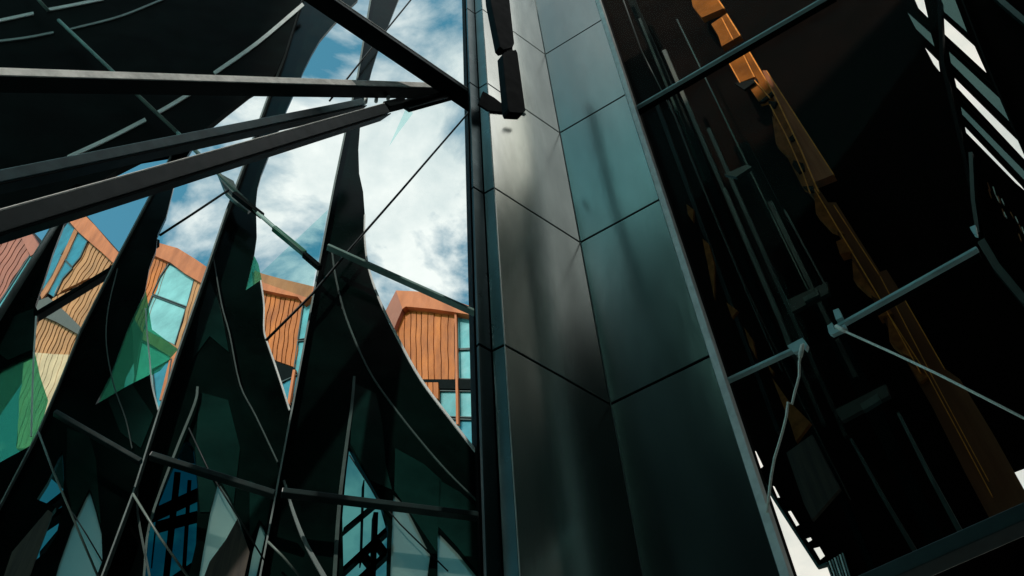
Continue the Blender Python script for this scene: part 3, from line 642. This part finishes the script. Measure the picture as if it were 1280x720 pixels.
cp('face_plate', [(1001, 228), (1021, 232), (1035, 253), (1045, 253), (1100, 340), (1108, 337), (1128, 368), (1180, 460), (1200, 474), (1240, 540), (1280, 612), (1290, 650), (1238, 650), (1207, 592), (1165, 508), (1143, 470), (1098, 388), (1062, 318), (1032, 265)], 'rustlow', .04)
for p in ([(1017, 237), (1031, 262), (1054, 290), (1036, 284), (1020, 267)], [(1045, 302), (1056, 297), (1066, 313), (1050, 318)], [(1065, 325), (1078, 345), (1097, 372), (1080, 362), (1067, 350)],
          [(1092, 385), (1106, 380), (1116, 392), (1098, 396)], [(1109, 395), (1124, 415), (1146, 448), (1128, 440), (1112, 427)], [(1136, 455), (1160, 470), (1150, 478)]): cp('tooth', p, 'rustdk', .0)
for p in ([(918, 104), (946, 98), (946, 101), (930, 112)], [(948, 128), (966, 113), (967, 117), (955, 127)], [(960, 126), (971, 127), (968, 134), (962, 133)], [(986, 172), (992, 167), (994, 173), (988, 176)], [(992, 200), (1004, 204), (1005, 212), (998, 216), (990, 206)],
          [(1003, 233), (1016, 232), (1018, 240), (1010, 238)]): cp('notch', p, 'black', -.02, .04)
for pts, wd in (([(927, 64), (943, 96)], 1.1), ([(935, 62), (968, 118), (1000, 185), (1023, 240)], 1.3), ([(908, 17), (925, 44)], 1.3), ([(902, 22), (916, 49)], 1.0), ([(910, 76), (925, 103)], 1.0), ([(888, -14), (905, 10)], 1.3),
              ([(958, 88), (1042, 218)], .9), ([(962, 130), (982, 168), (1003, 215), (1012, 240)], 1.0), ([(1018, 236), (1050, 290), (1098, 370), (1150, 465)], 1.1), ([(1042, 256), (1098, 342)], .8), ([(1127, 368), (1180, 460)], .9),
              ([(1112, 395), (1160, 470), (1195, 535), (1240, 620)], .8), ([(1100, 345), (1165, 470), (1235, 600)], .7), ([(943, 100), (962, 122)], 1)):
    strip('rail', PC, pts, wd*1.25, M['rustbr'], cf, off=-.03, th=.03, sm=False)

# dim posts; the streaks and plates stand in for soft glass reflections
PT = PS.away(1.4)
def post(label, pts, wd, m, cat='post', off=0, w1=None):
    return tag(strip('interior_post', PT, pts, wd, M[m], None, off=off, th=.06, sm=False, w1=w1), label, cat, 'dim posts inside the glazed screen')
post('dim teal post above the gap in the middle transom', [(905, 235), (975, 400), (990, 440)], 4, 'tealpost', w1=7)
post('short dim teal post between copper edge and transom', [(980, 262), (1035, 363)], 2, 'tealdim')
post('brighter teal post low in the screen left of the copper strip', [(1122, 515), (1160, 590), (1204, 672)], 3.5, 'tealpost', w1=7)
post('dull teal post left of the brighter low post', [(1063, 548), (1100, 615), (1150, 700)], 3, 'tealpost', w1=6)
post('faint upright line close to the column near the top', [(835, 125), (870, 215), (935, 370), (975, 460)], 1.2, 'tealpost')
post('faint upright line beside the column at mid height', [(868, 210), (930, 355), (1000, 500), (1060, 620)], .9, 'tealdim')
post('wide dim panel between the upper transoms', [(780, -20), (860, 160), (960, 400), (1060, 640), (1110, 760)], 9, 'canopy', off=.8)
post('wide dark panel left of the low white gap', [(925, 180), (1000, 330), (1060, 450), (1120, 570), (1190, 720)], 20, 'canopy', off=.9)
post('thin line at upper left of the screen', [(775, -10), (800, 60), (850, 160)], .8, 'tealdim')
e = empty('reflection_streaks', (PT.at(900, 300).x, PT.at(900, 300).y, 0), 'faint upright reflection streaks in the dark screen, built as strips', 'reflection_streak')
rnd = random.Random(12)
for i in range(6):
    y0 = -20+rnd.random()*300; y1 = y0+200+rnd.random()*330; x0 = 776+y0*.34+i*(15+y0*.02)
    k = (x0-565)/(y0+557)
    strip('reflection_streak', PT, [(565+k*(y+557), y) for y in (y0, (y0+y1)/2, y1)], .8+rnd.random()*6, M[('tealstreak', 'inlay', 'tealstreak')[i % 3]], e, off=.5+.02*i, th=.05, sm=False)  # reflection streaks of the glass modelled as faint strips
def brk(label, polys, m='tealdim'):  # plates painting soft reflections in the glass
    p = PT.at(*polys[0][0]); e = empty('reflection_plates', (p.x, p.y, 0), label, 'bracket', 'soft reflections built as plates inside the screen')
    for k, q in enumerate(polys): prism('plate', PT, q, .05, M[m if k == 0 else 'tealpost'], e, .2-.03*k)
brk('teal reflection below the clamp gap, built as plates inside the screen', [[(1044, 512), (1107, 480), (1112, 494), (1060, 522), (1052, 526)], [(1075, 505), (1096, 492), (1100, 500), (1079, 513)]])
brk('dim reflection above the clamp gap, built as plates inside the screen', [[(984, 375), (1034, 352), (1036, 366), (990, 390)], [(1003, 372), (1022, 362), (1024, 368), (1006, 377)]])
brk('small grey reflection high in the screen, built as a plate', [[(905, 218), (932, 206), (940, 208), (920, 221)]])
rf = [[(878, 298), (886, 305), (893, 330), (893, 374)], [(858, 255), (867, 262), (866, 277), (860, 268)], [(908, 378), (922, 388), (915, 397)], [(930, 409), (941, 425), (945, 447), (937, 432)], [(959, 455), (967, 464), (965, 468)],
      [(965, 472), (985, 500), (1013, 528), (995, 552), (988, 530)], [(983, 566), (1015, 543), (1035, 582), (1050, 610), (1015, 650), (1005, 630)]]
e = empty('brown_reflections', (PT.at(893, 340).x, PT.at(893, 340).y, 0), 'row of small brown triangular reflections beside the column, built as plates', 'cladding')
for k, q in enumerate(rf): prism('reflection_chip', PT, q, .04, M['rustdk' if k < 6 else 'brownpan'], e, .3)  # brown reflections in the glass painted as thin plates

# white cords
t = PS
def cord(label, pts, r, pts_knob):
    e = empty('white_cord', (t.at(*pts[0]).x, t.at(*pts[0]).y, 0), label, 'cord')
    tube('rope', [t.at(x, y, o) for x, y, o in pts], r, M['cord'], e)
    tube('eyelet', [t.at(x, y, o) for x, y, o in pts_knob], r*1.8, M['cord'], e)
cord('frayed white cord dangling from the clamp towards the column', [(1004, 430, -.1), (999, 452, -.12), (999, 470, -.13), (993, 492, -.13), (990, 505, -.13), (985, 503, -.14), (983, 520, -.14), (978, 540, -.14), (972, 560, -.15), (968, 573, -.15), (964, 595, -.16), (962, 611, -.16), (959, 640, -.17)], .010, [(1003, 432, -.1), (1000, 446, -.12)])
cord('taut white cord stretched from the clamp to the right edge', [(1047, 409, -.1), (1058, 415, -.12), (1120, 443, -.2), (1175, 469, -.28), (1300, 533, -.4)], .009, [(1045, 408, -.1), (1057, 414, -.12)])
